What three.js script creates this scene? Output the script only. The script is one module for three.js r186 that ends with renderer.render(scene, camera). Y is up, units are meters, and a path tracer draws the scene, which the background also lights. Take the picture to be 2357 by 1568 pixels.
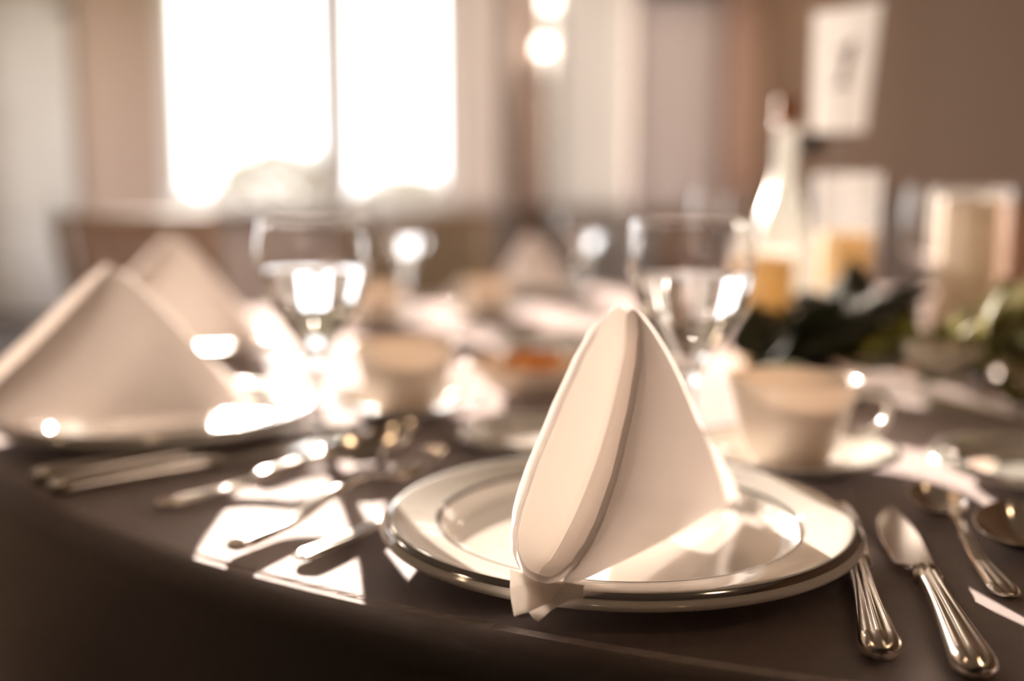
import * as THREE from 'three';
import { RoundedBoxGeometry } from 'three/addons/geometries/RoundedBoxGeometry.js';
import { mergeGeometries, mergeVertices } from 'three/addons/utils/BufferGeometryUtils.js';
import { RectAreaLightUniformsLib } from 'three/addons/lights/RectAreaLightUniformsLib.js';

// ---------------------------------------------------------------- camera, sky, sun, exposure
RectAreaLightUniformsLib.init();
const T = 0.75;                                   // height of the table top
const scene = new THREE.Scene();
const FOCAL = 2291;                               // pixels, for a frame of 2357 x 1568 (a 35 mm lens)
const camera = new THREE.PerspectiveCamera(2 * Math.atan(784 / FOCAL) * 180 / Math.PI, 2357 / 1568, 0.05, 200);
camera.filmGauge = 36;
camera.position.set(0, T + 0.19, 0);
camera.rotation.set(-7.4 * Math.PI / 180, 0, 0);
camera.focus = 0.455;
camera.userData.fStop = 2.0;
camera.updateMatrixWorld();

const renderer = new THREE.WebGLRenderer({ antialias: true });
renderer.toneMapping = THREE.LinearToneMapping;
renderer.toneMappingExposure = 2.05;
renderer.shadowMap.enabled = true;
scene.background = new THREE.Color().setRGB(3.0, 3.0, 3.05);

const SUN_AZ = 16.5 * Math.PI / 180, SUN_EL = 12 * Math.PI / 180;
const sun = new THREE.DirectionalLight(new THREE.Color().setRGB(1, 0.86, 0.73), 10);
sun.position.set(-Math.sin(SUN_AZ) * Math.cos(SUN_EL) * 20 + 0.3, Math.sin(SUN_EL) * 20 + T, -Math.cos(SUN_AZ) * Math.cos(SUN_EL) * 20 - 1);
sun.target.position.set(0.3, T, -1);
sun.castShadow = true;
sun.shadow.mapSize.set(4096, 4096);
Object.assign(sun.shadow.camera, { left: -5, right: 5, top: 5, bottom: -5, near: 0.5, far: 40 });
scene.add(sun, sun.target);

// ---------------------------------------------------------------- helpers
let seed = 7;
const rnd = () => { seed = (seed * 1664525 + 1013904223) >>> 0; return seed / 4294967296; };
const names = new Map();
function numbered(n) { const k = names.get(n) ?? 0; names.set(n, k + 1); return k ? `${n}_${String(k).padStart(3, '0')}` : n; }
function shade(o) { o.traverse((m) => { if (m.isMesh) { m.castShadow = true; m.receiveShadow = true; } }); return o; }
function tag(o, label, category, group) { o.userData.label = label; o.userData.category = category; if (group) o.userData.group = group; return o; }
function thing(name, label, category, [x, y, z] = [0, 0, 0], turn = 0, group) {
  const o = new THREE.Group(); o.name = numbered(name); scene.add(o);
  o.position.set(x, y, z); o.rotation.y = turn;
  return tag(o, label, category, group);
}
function part(name, geo, mat, parent) {
  const m = new THREE.Mesh(geo, mat); m.name = name; m.castShadow = m.receiveShadow = true; parent.add(m); return m;
}
function struct(name, geo, mat) { const m = new THREE.Mesh(geo, mat); m.name = name; m.userData.kind = 'structure'; m.castShadow = m.receiveShadow = true; scene.add(m); return m; }
function structGroup(name) { const g = new THREE.Group(); g.name = name; g.userData.kind = 'structure'; scene.add(g); return g; }
function copy(src, name, label, [x, y, z], turn, group) {
  const c = src.clone(); c.name = numbered(name); scene.add(c); c.position.set(x, y, z); c.rotation.y = turn;
  c.userData = { ...src.userData, label }; if (group) c.userData.group = group; return c;
}
const box = (x0, x1, y0, y1, z0, z1) => new THREE.BoxGeometry(x1 - x0, y1 - y0, z1 - z0).translate((x0 + x1) / 2, (y0 + y1) / 2, (z0 + z1) / 2);
const rbox = (x0, x1, y0, y1, z0, z1, r = 0.008) => new RoundedBoxGeometry(x1 - x0, y1 - y0, z1 - z0, 3, r).translate((x0 + x1) / 2, (y0 + y1) / 2, (z0 + z1) / 2);
const merge = (list) => mergeGeometries(list.map((g) => { const n = g.index ? g.toNonIndexed() : g; for (const k of Object.keys(n.attributes)) if (!['position', 'normal', 'uv'].includes(k)) n.deleteAttribute(k); return n; }));
const V2 = (a) => a.map(([x, y]) => new THREE.Vector2(x, y));
// profile through points, rounded by a spline
function profile(pts, n) { return new THREE.SplineCurve(V2(pts)).getPoints(n ?? pts.length * 6).map((p) => new THREE.Vector2(Math.max(0, p.x), p.y)); }
const lathe = (pts, seg = 96) => new THREE.LatheGeometry(pts, seg);
// grid surface: f(i/nu, j/nv) -> [x, y, z]
function grid(nu, nv, f, closeU = false) {
  const pos = [], uv = [], idx = [];
  for (let j = 0; j <= nv; j++) for (let i = 0; i <= nu; i++) { const p = f(i / nu, j / nv); pos.push(p[0], p[1], p[2]); uv.push(...(p[3] ?? [i / nu, j / nv])); }
  const w = nu + 1;
  for (let j = 0; j < nv; j++) for (let i = 0; i < nu; i++) { const a = j * w + i; idx.push(a, a + 1, a + w, a + 1, a + w + 1, a + w); }
  const g = new THREE.BufferGeometry();
  g.setAttribute('position', new THREE.Float32BufferAttribute(pos, 3)); g.setAttribute('uv', new THREE.Float32BufferAttribute(uv, 2)); g.setIndex(idx);
  if (closeU) { const h = g.clone(); h.deleteAttribute('uv'); const m = mergeVertices(h, 1e-6); m.computeVertexNormals(); return m; }
  g.computeVertexNormals(); return g;
}
const lerp = (a, b, t) => a + (b - a) * t;
const smooth = (a, b, t) => { const x = Math.min(1, Math.max(0, (t - a) / (b - a))); return x * x * (3 - 2 * x); };
const interp = (tab, t) => { for (let k = 1; k < tab.length; k++) if (t <= tab[k][0]) { const [a, u] = tab[k - 1], [b, v] = tab[k]; return lerp(u, v, smooth(0, 1, (t - a) / (b - a)) * 0.5 + 0.5 * (t - a) / (b - a)); } return tab[tab.length - 1][1]; };

// ---------------------------------------------------------------- textures and materials
function tex(w, h, f, srgb = false, rx = 1, ry = 1) {
  const d = new Uint8Array(w * h * 4);
  for (let y = 0; y < h; y++) for (let x = 0; x < w; x++) { const c = f(x, y), k = (y * w + x) * 4; d[k] = c[0]; d[k + 1] = c[1]; d[k + 2] = c[2]; d[k + 3] = 255; }
  const t = new THREE.DataTexture(d, w, h); t.wrapS = t.wrapT = THREE.RepeatWrapping; t.magFilter = THREE.LinearFilter; t.minFilter = THREE.LinearFilter;
  if (srgb) t.colorSpace = THREE.SRGBColorSpace; t.repeat.set(rx, ry); t.needsUpdate = true; return t;
}
// diagonal twill, eight threads a tile
const twill = tex(128, 128, (x, y) => {
  const d = (x + y) / 16, u = Math.abs(Math.sin(Math.PI * d)), v = 0.6 + 0.4 * Math.abs(Math.sin(Math.PI * x / 8)), c = 255 * u * v; return [c, c, c];
}, false, 1 / 0.0046, 1 / 0.0046);
const plain = tex(128, 128, (x, y) => {
  const a = Math.abs(Math.sin(Math.PI * x / 16)), b = Math.abs(Math.sin(Math.PI * y / 16)), over = ((x >> 4) + (y >> 4)) & 1, c = 255 * (over ? a : b) * 0.9; return [c, c, c];
}, false, 1 / 0.004, 1 / 0.004);
const std = (rgb, roughness = 0.6, o = {}) => new THREE.MeshStandardMaterial({ color: new THREE.Color().setRGB(...rgb), roughness, ...o });
const phys = (rgb, roughness, o = {}) => new THREE.MeshPhysicalMaterial({ color: new THREE.Color().setRGB(...rgb), roughness, ...o });
const M = {
  cloth: phys([0.022, 0.0125, 0.0115], 0.33, { ior: 1.6, specularColor: new THREE.Color().setRGB(1, 0.90, 0.87), sheen: 2.0, sheenRoughness: 0.75, sheenColor: new THREE.Color().setRGB(2.3, 1.96, 1.90), bumpMap: twill, bumpScale: 0.00012, side: THREE.DoubleSide }),
  napkin: phys([0.88, 0.81, 0.77], 0.95, { transmission: 0.28, thickness: 0, side: THREE.DoubleSide, bumpMap: plain, bumpScale: 0.00006, ior: 1.3, specularIntensity: 0.2 }),
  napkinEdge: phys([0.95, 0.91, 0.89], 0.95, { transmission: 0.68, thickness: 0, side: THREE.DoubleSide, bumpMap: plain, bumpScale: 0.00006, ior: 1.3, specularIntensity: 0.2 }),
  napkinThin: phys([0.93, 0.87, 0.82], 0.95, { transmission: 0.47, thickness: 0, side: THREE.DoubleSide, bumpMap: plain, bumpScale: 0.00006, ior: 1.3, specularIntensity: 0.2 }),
  china: phys([0.84, 0.795, 0.74], 0.10, { clearcoat: 0.6, clearcoatRoughness: 0.05 }),
  cup: phys([0.88, 0.775, 0.665], 0.7, { transmission: 0.29, thickness: 0, clearcoat: 1, clearcoatRoughness: 0.06 }),
  band: std([0.42, 0.41, 0.41], 0.09, { metalness: 1 }),
  silver: std([0.80, 0.74, 0.67], 0.13, { metalness: 1 }),
  glass: phys([1, 1, 1], 0, { transmission: 1, thickness: 0.002, ior: 1.5 }),
  thin: phys([1, 1, 1], 0.02, { transmission: 1, thickness: 0, ior: 1.5, side: THREE.DoubleSide }),
  vaseGlass: phys([1, 0.98, 0.96], 0.3, { transmission: 1, thickness: 0, ior: 1.5, side: THREE.DoubleSide }),
  water: phys([1, 1, 1], 0, { transmission: 1, thickness: 0.05, ior: 1.33 }),
  wax: phys([0.93, 0.74, 0.42], 0.55, { transmission: 0.35, thickness: 0 }),
  whiteWax: phys([0.95, 0.86, 0.74], 0.55, { transmission: 0.3, thickness: 0 }),
  amber: phys([0.55, 0.28, 0.08], 0.5, { transmission: 0.45, thickness: 0 }),
  wick: std([0.03, 0.025, 0.02], 0.9),
  cork: std([0.55, 0.20, 0.06], 0.5),
  copper: std([0.42, 0.27, 0.20], 0.32, { metalness: 1 }),
  bottle: phys([0.97, 0.97, 0.95], 0.25, { transmission: 0.9, thickness: 0, ior: 1.45 }),
  leafDark: phys([0.028, 0.030, 0.010], 0.6, { transmission: 0.08, thickness: 0, side: THREE.DoubleSide }),
  leafMid: phys([0.22, 0.22, 0.05], 0.5, { transmission: 0.42, thickness: 0, side: THREE.DoubleSide }),
  leafPale: phys([0.66, 0.62, 0.38], 0.6, { transmission: 0.5, thickness: 0, side: THREE.DoubleSide }),
  petal: phys([0.90, 0.84, 0.72], 0.8, { transmission: 0.5, thickness: 0, side: THREE.DoubleSide }),
  stem: std([0.09, 0.07, 0.03], 0.7),
  doorPaint: std([0.66, 0.62, 0.59], 0.5),
  card: phys([0.84, 0.80, 0.78], 0.8, { transmission: 0.3, thickness: 0 }),
  darkBlind: std([0.075, 0.045, 0.045], 0.8),
  black: std([0.012, 0.010, 0.010], 0.5),
  wall: std([0.56, 0.42, 0.35], 0.85),
  wallPale: std([0.70, 0.60, 0.52], 0.85),
  wallDark: std([0.06, 0.04, 0.03], 0.8),
  wallBrown: std([0.29, 0.175, 0.11], 0.8),
  wainscot: std([0.20, 0.125, 0.085], 0.55),
  white: std([0.84, 0.80, 0.77], 0.5),
  ceiling: std([0.75, 0.70, 0.64], 0.9),
  floor: std([0.045, 0.031, 0.026], 0.7),
  curtain: phys([0.60, 0.53, 0.49], 0.9, { transmission: 0.115, thickness: 0, side: THREE.DoubleSide }),
  mauve: phys([0.56, 0.48, 0.45], 0.9, { transmission: 0.075, thickness: 0, side: THREE.DoubleSide }),
  sheer: phys([0.66, 0.62, 0.585], 0.9, { transmission: 0.095, thickness: 0, side: THREE.DoubleSide }),
  pane: phys([1, 1, 1], 0, { transmission: 1, thickness: 0, ior: 1.5 }),
  chairFabric: std([0.64, 0.50, 0.43], 0.85),
  chairOlive: std([0.48, 0.42, 0.32], 0.85),
  chairWood: std([0.50, 0.38, 0.26], 0.5),
  bronze: std([0.16, 0.11, 0.08], 0.4, { metalness: 0.8 }),
  lawn: std([0.30, 0.28, 0.16], 0.95),
  bush: phys([0.30, 0.26, 0.20], 0.9, { transmission: 0.3, thickness: 0, side: THREE.DoubleSide }),
  bulb: std([1, 0.85, 0.65], 0.5, { emissive: new THREE.Color().setRGB(1, 0.66, 0.36), emissiveIntensity: 9 }),
  globe: std([1, 0.95, 0.9], 0.5, { emissive: new THREE.Color().setRGB(1, 0.90, 0.78), emissiveIntensity: 5 }),
};

// ---------------------------------------------------------------- the room
const BACK = -9, RIGHT = 2.1, LEFT = -4.9, FRONT = 3.2, H = 3.5, TH = 0.16;
const W1 = { x0: -3.0, x1: -0.12, y0: 0.99, y1: 3.1 };       // the sunlit window in the back wall
const W2 = { z0: -8.4, z1: -5.9, y0: 0.5, y1: 3.1 };         // a window in the left wall, outside the frame
const W3 = { x0: 0.36, x1: 1.72, y0: 0.99, y1: 3.1 };        // a window behind the curtains at right
struct('floor', box(LEFT - TH, RIGHT + TH, -0.1, 0, BACK - TH, FRONT + TH), M.floor);
struct('ceiling', box(LEFT - TH, RIGHT + TH, H, H + 0.12, BACK - TH, FRONT + TH), M.ceiling);
struct('wall_back', merge([
  box(LEFT - TH, W1.x0, 0, H, BACK - TH, BACK), box(W1.x1, W3.x0, 0, H, BACK - TH, BACK), box(W3.x1, RIGHT + TH, 0, H, BACK - TH, BACK), box(W3.x0, W3.x1, 0, W3.y0, BACK - TH, BACK), box(W3.x0, W3.x1, W3.y1, H, BACK - TH, BACK),
  box(W1.x0, W1.x1, 0, W1.y0, BACK - TH, BACK), box(W1.x0, W1.x1, W1.y1, H, BACK - TH, BACK)]), M.wall);
struct('wall_left', merge([
  box(LEFT - TH, LEFT, 0, H, BACK, W2.z0), box(LEFT - TH, LEFT, 0, H, W2.z1, FRONT),
  ...[W2].flatMap((w) => [box(LEFT - TH, LEFT, 0, w.y0, w.z0, w.z1), box(LEFT - TH, LEFT, w.y1, H, w.z0, w.z1)])]), M.wallPale);
struct('wall_right', box(RIGHT, RIGHT + TH, 0, H, BACK, FRONT), M.wallBrown);
struct('wall_front', box(LEFT - TH, RIGHT + TH, 0, H, FRONT, FRONT + TH), M.wallDark);
struct('trim_1', merge([box(RIGHT - 0.02, RIGHT, 0, 0.98, BACK, FRONT), rbox(RIGHT - 0.05, RIGHT, 0.98, 1.03, BACK, FRONT, 0.01)]), M.wainscot);
struct('trim_2', merge([box(0.1, RIGHT - 0.02, 0, 0.93, BACK, BACK + 0.02), rbox(0.1, RIGHT - 0.05, 0.93, 0.98, BACK, BACK + 0.05, 0.01)]), M.wainscot);
struct('baseboard_left', box(LEFT, LEFT + 0.02, 0, 0.14, BACK, FRONT), M.white);
{
  const w = structGroup('window_1'), f = 0.09, z0 = BACK - 0.11, z1 = BACK + 0.015, mx = -1.575, m2 = -0.56;
  part('window_frame', merge([rbox(W1.x0 - 0.1, W1.x0 + f * 0.4, W1.y0 - 0.02, W1.y1 + 0.1, z0, z1), rbox(W1.x1 - f * 0.4, W1.x1 + 0.1, W1.y0 - 0.02, W1.y1 + 0.1, z0, z1), rbox(W1.x0, W1.x1, W1.y1 - f * 0.5, W1.y1 + 0.1, z0, z1), rbox(W1.x0, W1.x1, W1.y0 - 0.02, W1.y0 + 0.05, z0, z1)]), M.white, w);
  part('mullion', rbox(mx - 0.135, mx + 0.135, W1.y0, W1.y1, z0, z1), M.white, w);
  part('mullion', rbox(m2 - 0.06, m2 + 0.06, W1.y0, W1.y1, z0, z1), M.white, w);
  part('window_sill', rbox(W1.x0 - 0.1, W1.x1 + 0.1, W1.y0 - 0.06, W1.y0 - 0.015, BACK - 0.1, BACK + 0.16, 0.012), M.white, w);
  part('pane', box(W1.x0 + 0.03, mx - 0.07, W1.y0 + 0.04, W1.y1 - 0.04, BACK - 0.062, BACK - 0.058), M.pane, w);
  part('pane', box(mx + 0.07, m2 - 0.055, W1.y0 + 0.04, W1.y1 - 0.04, BACK - 0.062, BACK - 0.058), M.pane, w);
  part('pane', box(m2 + 0.055, W1.x1 - 0.03, W1.y0 + 0.04, W1.y1 - 0.04, BACK - 0.062, BACK - 0.058), M.pane, w);
}
for (const [n, q] of [['window_2', W2]]) {
  const w = structGroup(n), x0 = LEFT - 0.11, x1 = LEFT + 0.015, zm = (q.z0 + q.z1) / 2;
  const bars = [rbox(x0, x1, q.y0 - 0.02, q.y0 + 0.06, q.z0, q.z1), rbox(x0, x1, q.y1 - 0.06, q.y1 + 0.05, q.z0, q.z1)];
  for (const z of [q.z0 + 0.04, zm, q.z1 - 0.04]) bars.push(rbox(x0, x1, q.y0, q.y1, z - 0.05, z + 0.05));
  part('window_frame', merge(bars), M.white, w);
  part('pane', box(LEFT - 0.062, LEFT - 0.058, q.y0, q.y1, q.z0 + 0.05, zm - 0.045), M.pane, w);
  part('pane', box(LEFT - 0.062, LEFT - 0.058, q.y0, q.y1, zm + 0.045, q.z1 - 0.05), M.pane, w);
}
{
  const w = structGroup('window_3'), z0 = BACK - 0.11, z1 = BACK + 0.015;
  part('window_frame', merge([rbox(W3.x0 - 0.08, W3.x0 + 0.03, W3.y0 - 0.02, W3.y1 + 0.1, z0, z1), rbox(W3.x1 - 0.03, W3.x1 + 0.08, W3.y0 - 0.02, W3.y1 + 0.1, z0, z1), rbox(W3.x0, W3.x1, W3.y1 - 0.05, W3.y1 + 0.1, z0, z1), rbox(W3.x0, W3.x1, W3.y0 - 0.02, W3.y0 + 0.05, z0, z1)]), M.white, w);
  part('pane', box(W3.x0 + 0.02, W3.x1 - 0.02, W3.y0 + 0.04, W3.y1 - 0.04, BACK - 0.062, BACK - 0.058), M.pane, w);
}
{ // white panelled door left of the window
  const d = structGroup('door_1'), z = BACK;
  part('door_frame', merge([rbox(-4.0, -3.86, 0, 2.75, z, z + 0.06), rbox(-4.88, -4.78, 0, 2.75, z, z + 0.06), rbox(-4.88, -3.86, 2.65, 2.8, z, z + 0.06)]), M.doorPaint, d);
  part('door_leaf', rbox(-4.78, -4.0, 0.01, 2.65, z, z + 0.03), M.doorPaint, d);
  for (const [y0, y1] of [[0.15, 0.72], [0.9, 1.6], [1.75, 2.5]]) part('door_panel', rbox(-4.66, -4.12, y0, y1, z + 0.02, z + 0.045, 0.01), M.doorPaint, d);
  part('door_handle', new THREE.SphereGeometry(0.03, 24, 16).scale(1, 1, 0.8).translate(-4.06, 1.0, z + 0.07), M.bronze, d);
}
// curtains: hanging cloth with folds
function curtain(label, x0, x1, folds, depth, mat, dz = 0) {
  const g = grid(folds * 14, 12, (u, v) => {
    const a = u * folds * 2 * Math.PI, y = lerp(0.02, 3.2, v), k = 1 + 0.15 * Math.sin(a * 0.37 + 1);
    return [lerp(x0, x1, u) + 0.012 * Math.sin(2 * a), y, BACK + 0.13 + dz + depth * k * Math.sin(a) * (1 - 0.25 * v)];
  });
  const t = thing('curtain', label, 'curtain');
  part('curtain_panel', g, mat, t);
  part('curtain_rod', new THREE.CylinderGeometry(0.016, 0.016, x1 - x0 + 0.2, 20).rotateZ(Math.PI / 2).translate((x0 + x1) / 2, 3.22, BACK + 0.13 + dz), M.bronze, t);
  return t;
}
curtain('pale beige curtain hanging in folds beside the bright window', -0.50, 0.06, 5, 0.045, M.curtain);
curtain('whitish sheer curtain hanging to the right of the wall lamp', 0.34, 1.08, 7, 0.04, M.sheer);
{ // wall lamp with two globes between the curtains
  const t = thing('wall_lamp', 'bronze wall lamp with two glowing globes between the curtains', 'lamp', [0.22, 2.36, BACK]);
  part('back_plate', rbox(-0.06, 0.06, -0.32, 0.5, 0, 0.03, 0.012), M.bronze, t);
  for (const [x, y] of [[0.10, 0.36], [0.055, -0.02]]) {
    const arm = new THREE.TubeGeometry(new THREE.CatmullRomCurve3([[0, y - 0.12, 0.02], [x * 0.5, y - 0.16, 0.1], [x, y - 0.12, 0.16], [x, y - 0.06, 0.17]].map((p) => new THREE.Vector3(...p))), 24, 0.011, 10);
    part('arm', arm, M.bronze, t);
    const globe = part('globe', new THREE.SphereGeometry(0.05, 32, 24).translate(x, y, 0.17), M.globe, t);
    part('collar', lathe(profile([[0.0, -0.06], [0.024, -0.06], [0.03, -0.048], [0.026, -0.04]], 12), 32).translate(x, y, 0.17), M.bronze, globe);
    const l = new THREE.PointLight(new THREE.Color().setRGB(1, 0.9, 0.78), 0.12); l.position.set(x, y, 0.17); l.castShadow = true; t.add(l);
  }
}
curtain('dull pinkish curtain hanging between the whitish one and the corner', 1.03, 1.86, 4, 0.04, M.mauve, 0.12);
{ // dark blind rolled up above the pinkish curtain
  const t = thing('roller_blind', 'dark rolled blind above the pinkish curtain near the corner', 'blind', [1.40, 2.84, BACK + 0.41]);
  part('roll', new THREE.CylinderGeometry(0.06, 0.06, 0.6, 32).rotateZ(Math.PI / 2), M.darkBlind, t);
  part('hanging_edge', rbox(-0.29, 0.29, -0.14, 0.0, 0.045, 0.06, 0.005), M.darkBlind, t);
  for (const x of [-0.31, 0.31]) part('bracket', rbox(x - 0.008, x + 0.008, -0.05, 0.05, -0.40, 0.03, 0.004), M.bronze, t);
}
// recessed ceiling lamps over the room behind the camera
for (const [x, z, cd] of [[-2.6, 1.6, 0.22], [-0.6, 1.6, 0.22], [1.2, 1.6, 0.22], [-2.6, -1.0, 0.22], [1.2, -1.0, 0.22], [-0.6, -1.0, 0.22], [-3.6, -4.9, 2.2], [-1.3, -4.9, 2.2], [-3.6, -7.3, 2.2], [-1.3, -7.3, 2.2], [1.0, -7.3, 2.2]]) {
  const t = thing('ceiling_lamp', cd > 1 ? 'round bright lamp set into the ceiling near the windows' : 'round dim orange lamp set into the ceiling over the dark end of the room', 'lamp', [x, H, z], 0, cd > 1 ? 'bright ceiling lamps near the windows' : 'dim ceiling lamps over the dark end');
  part('lamp_ring', lathe(V2([[0.085, 0], [0.12, 0], [0.12, -0.008], [0.115, -0.014], [0.09, -0.012], [0.085, -0.004]]), 40), M.white, t);
  part('lamp_glow', new THREE.CylinderGeometry(0.085, 0.085, 0.006, 40).translate(0, -0.004, 0), M.bulb, t);
  const l = new THREE.SpotLight(new THREE.Color().setRGB(1, cd > 1 ? 0.84 : 0.72, cd > 1 ? 0.72 : 0.46), cd, 0, cd > 1 ? 1.45 : 1.25, 0.6); l.position.set(0, -0.03, 0); l.target.position.set(0, -2, 0); l.castShadow = true; l.shadow.radius = 4; t.add(l, l.target);
}

// ---------------------------------------------------------------- outside the window
struct('ground', new THREE.CircleGeometry(90, 64).rotateX(-Math.PI / 2).translate(0, -0.35, 0), M.lawn);
{
  const leafG = grid(3, 4, (u, v) => { const w = Math.sin(Math.PI * v) * 0.5; return [(u - 0.5) * w, 0.25 * (u - 0.5) ** 2, (v - 0.5)]; });
  const q = new THREE.Quaternion(), e = new THREE.Euler(), m4 = new THREE.Matrix4();
  const bush = (label, x, z, w, h, n) => {
    const t = thing('bush', label, 'bush', [x, -0.35, z]);
    const im = new THREE.InstancedMesh(leafG, M.bush, n); im.name = 'foliage'; im.userData.kind = 'stuff'; im.castShadow = im.receiveShadow = true;
    for (let k = 0; k < n; k++) {
      const a = rnd() * 6.283, b = Math.acos(1 - 1.5 * rnd()), r = 0.75 + 0.25 * rnd() + 0.12 * Math.sin(3 * a + x) * Math.sin(4 * b);
      e.set(rnd() * 6, rnd() * 6, rnd() * 6); q.setFromEuler(e); const s = 0.16 + 0.16 * rnd();
      m4.compose(new THREE.Vector3(w * r * Math.sin(b) * Math.cos(a), h * (0.45 + 0.55 * r * Math.cos(b)), w * 0.8 * r * Math.sin(b) * Math.sin(a)), q, new THREE.Vector3(s, s, s)); im.setMatrixAt(k, m4);
    }
    t.add(im);
    part('trunk', new THREE.CylinderGeometry(0.06, 0.11, h * 0.6, 10).translate(0, h * 0.3, 0), M.stem, t);
  };
  bush('rounded bush outside, left of the window mullion', -5.6, -24, 1.6, 2.9, 1600);
  bush('low bush outside, seen low in the right pane of the window', -2.6, -26, 1.9, 2.3, 1600);
  bush('low bush outside, at the left edge of the window', -9.2, -27, 1.7, 1.9, 1400);
}

// ---------------------------------------------------------------- the table and its cloth
const CX = 0.459, CZ = -1.428, R = 1.092;
{
  const t = thing('banquet_table', 'round banquet table hidden under the mauve cloth', 'table', [CX, 0, CZ]);
  part('tabletop', lathe(V2([[0, T - 0.03], [1.06, T - 0.03], [1.07, T - 0.025], [1.072, T - 0.018], [1.07, T - 0.010], [1.06, T - 0.005], [0, T - 0.005]]), 72), M.chairWood, t);
  for (let k = 0; k < 4; k++) { const a = k * Math.PI / 2 + 0.7; part('leg', new THREE.CylinderGeometry(0.02, 0.016, T - 0.03, 16).translate(0.7 * Math.sin(a), (T - 0.03) / 2, 0.7 * Math.cos(a)), M.bronze, t); }
}
{
  const rr = 0.022, arc = [];
  for (let k = 0; k <= 30; k++) arc.push([R * Math.pow(k / 30, 0.8) * 0.999, 0, 0]);
  const top = arc.length - 1, curve = 8, drop = 26, rows = top + curve + drop;
  const g = grid(540, rows, (u, v) => {
    const a = u * Math.PI * 2, j = Math.round(v * rows);
    let r, y, f = 0;
    if (j <= top) { r = arc[j][0]; y = T; }
    else if (j <= top + curve) { const b = (j - top) / curve * Math.PI / 2; r = R + rr * Math.sin(b); y = T - rr + rr * Math.cos(b); f = 0.03 * (j - top) / curve; }
    else { const s = (j - top - curve) / drop; r = R + rr + 0.015 * s; y = T - rr - s * 0.70; f = 0.03 + 0.97 * Math.pow(s, 0.75); }
    const ph = a * 13 + 0.9 * Math.sin(a * 3 + 1) + 0.5 * Math.sin(a * 5);
    const wave = Math.pow(0.5 + 0.5 * Math.sin(ph), 1.6) - 0.25;
    r += f * 0.085 * wave;
    if (j <= top) y += 0.0006 * Math.sin(9 * r * Math.cos(a) + 3) * Math.sin(7 * r * Math.sin(a));
    const x = CX + r * Math.sin(a), z = CZ + r * Math.cos(a), run = r + (T - y);
    return [x, y, z, j <= top ? [x, z] : [a * R, run]];
  });
  const t = thing('tablecloth', 'mauve brown satin tablecloth draped over the round table', 'tablecloth');
  part('cloth', g, M.cloth, t);
}

// ---------------------------------------------------------------- china
function makePlate(label, s = 1) {
  const t = thing('plate', label, 'plate');
  const pts = profile([[0, 0.0055], [0.05, 0.0056], [0.082, 0.0062], [0.0895, 0.0085], [0.0935, 0.0125], [0.0965, 0.0150], [0.104, 0.0168], [0.114, 0.0190], [0.1195, 0.0200], [0.1222, 0.0199], [0.1245, 0.0186], [0.1262, 0.0171], [0.1276, 0.0156], [0.1277, 0.0142], [0.1266, 0.0133], [0.121, 0.0128], [0.10, 0.0105], [0.085, 0.006], [0.076, 0.001], [0.072, 0.0], [0.068, 0.001], [0.066, 0.003], [0.03, 0.003], [0, 0.003]], 150);
  part('plate_body', lathe(pts, 144), M.china, t);
  part('rim_band', lathe(profile([[0.1226, 0.02002], [0.1236, 0.0195], [0.1247, 0.0188], [0.1256, 0.0180]], 20), 144), M.band, t);
  part('well_band', lathe(profile([[0.0955, 0.0145], [0.0965, 0.01525], [0.0980, 0.01568]], 8), 144), M.band, t);
  t.scale.setScalar(s); return t;
}
const cupRim = 0.0475;
function makeCup(label) {
  const t = thing('coffee_cup', label, 'cup');
  const pts = profile([[0, 0.004], [0.02, 0.004], [0.0235, 0.0], [0.027, 0.0005], [0.0285, 0.004], [0.0325, 0.011], [0.0365, 0.021], [0.0395, 0.031], [0.0420, 0.042], [0.0445, 0.052], [0.0470, 0.0600], [0.0483, 0.0622], [0.0480, 0.0635], [0.0467, 0.0628], [0.0435, 0.0560], [0.0405, 0.045], [0.0375, 0.032], [0.034, 0.021], [0.029, 0.012], [0.02, 0.008], [0, 0.0075]], 130);
  part('cup_body', lathe(pts, 96), M.cup, t);
  const c = new THREE.CatmullRomCurve3([[0.041, 0.049, 0], [0.052, 0.0525, 0], [0.063, 0.0515, 0], [0.0695, 0.043, 0], [0.067, 0.031, 0], [0.058, 0.022, 0], [0.047, 0.0185, 0], [0.0355, 0.0205, 0]].map((p) => new THREE.Vector3(...p)));
  const g = new THREE.TubeGeometry(c, 60, 0.0036, 16); g.scale(1, 1, 1.45);
  part('handle', g, M.china, t);
  return t;
}
function makeSaucer(label) {
  const t = thing('saucer', label, 'saucer');
  const pts = profile([[0, 0.0055], [0.027, 0.0055], [0.0285, 0.0068], [0.031, 0.0062], [0.045, 0.0085], [0.060, 0.0135], [0.071, 0.0172], [0.0748, 0.0180], [0.0760, 0.0168], [0.0745, 0.0150], [0.060, 0.0100], [0.046, 0.0050], [0.040, 0.0005], [0.036, 0.0], [0.034, 0.0022], [0, 0.0025]], 100);
  part('saucer_body', lathe(pts, 96), M.china, t);
  part('rim_band', lathe(profile([[0.0715, 0.01755], [0.0738, 0.01815], [0.0752, 0.0180]], 8), 96), M.band, t);
  return t;
}
const P = (x, z, y = 0) => [x, T + y + 0.0006, z];
const DEG = Math.PI / 180;
const plateA = makePlate('white dinner plate with silver bands in the foreground, under the sharp napkin', 1.055); plateA.position.set(...P(0.0600, -0.553));
const plateAt = (label, x, z, s) => { const c = copy(plateA, 'plate', label, P(x, z), 0); if (s) c.scale.set(s[0], s[1], s[0]); return c; };
plateAt('white dinner plate at the left edge, under the large blurred napkin', -0.305, -0.858);
plateAt('white dinner plate behind the left setting, under the second blurred napkin', -0.455, -1.315);
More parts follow.
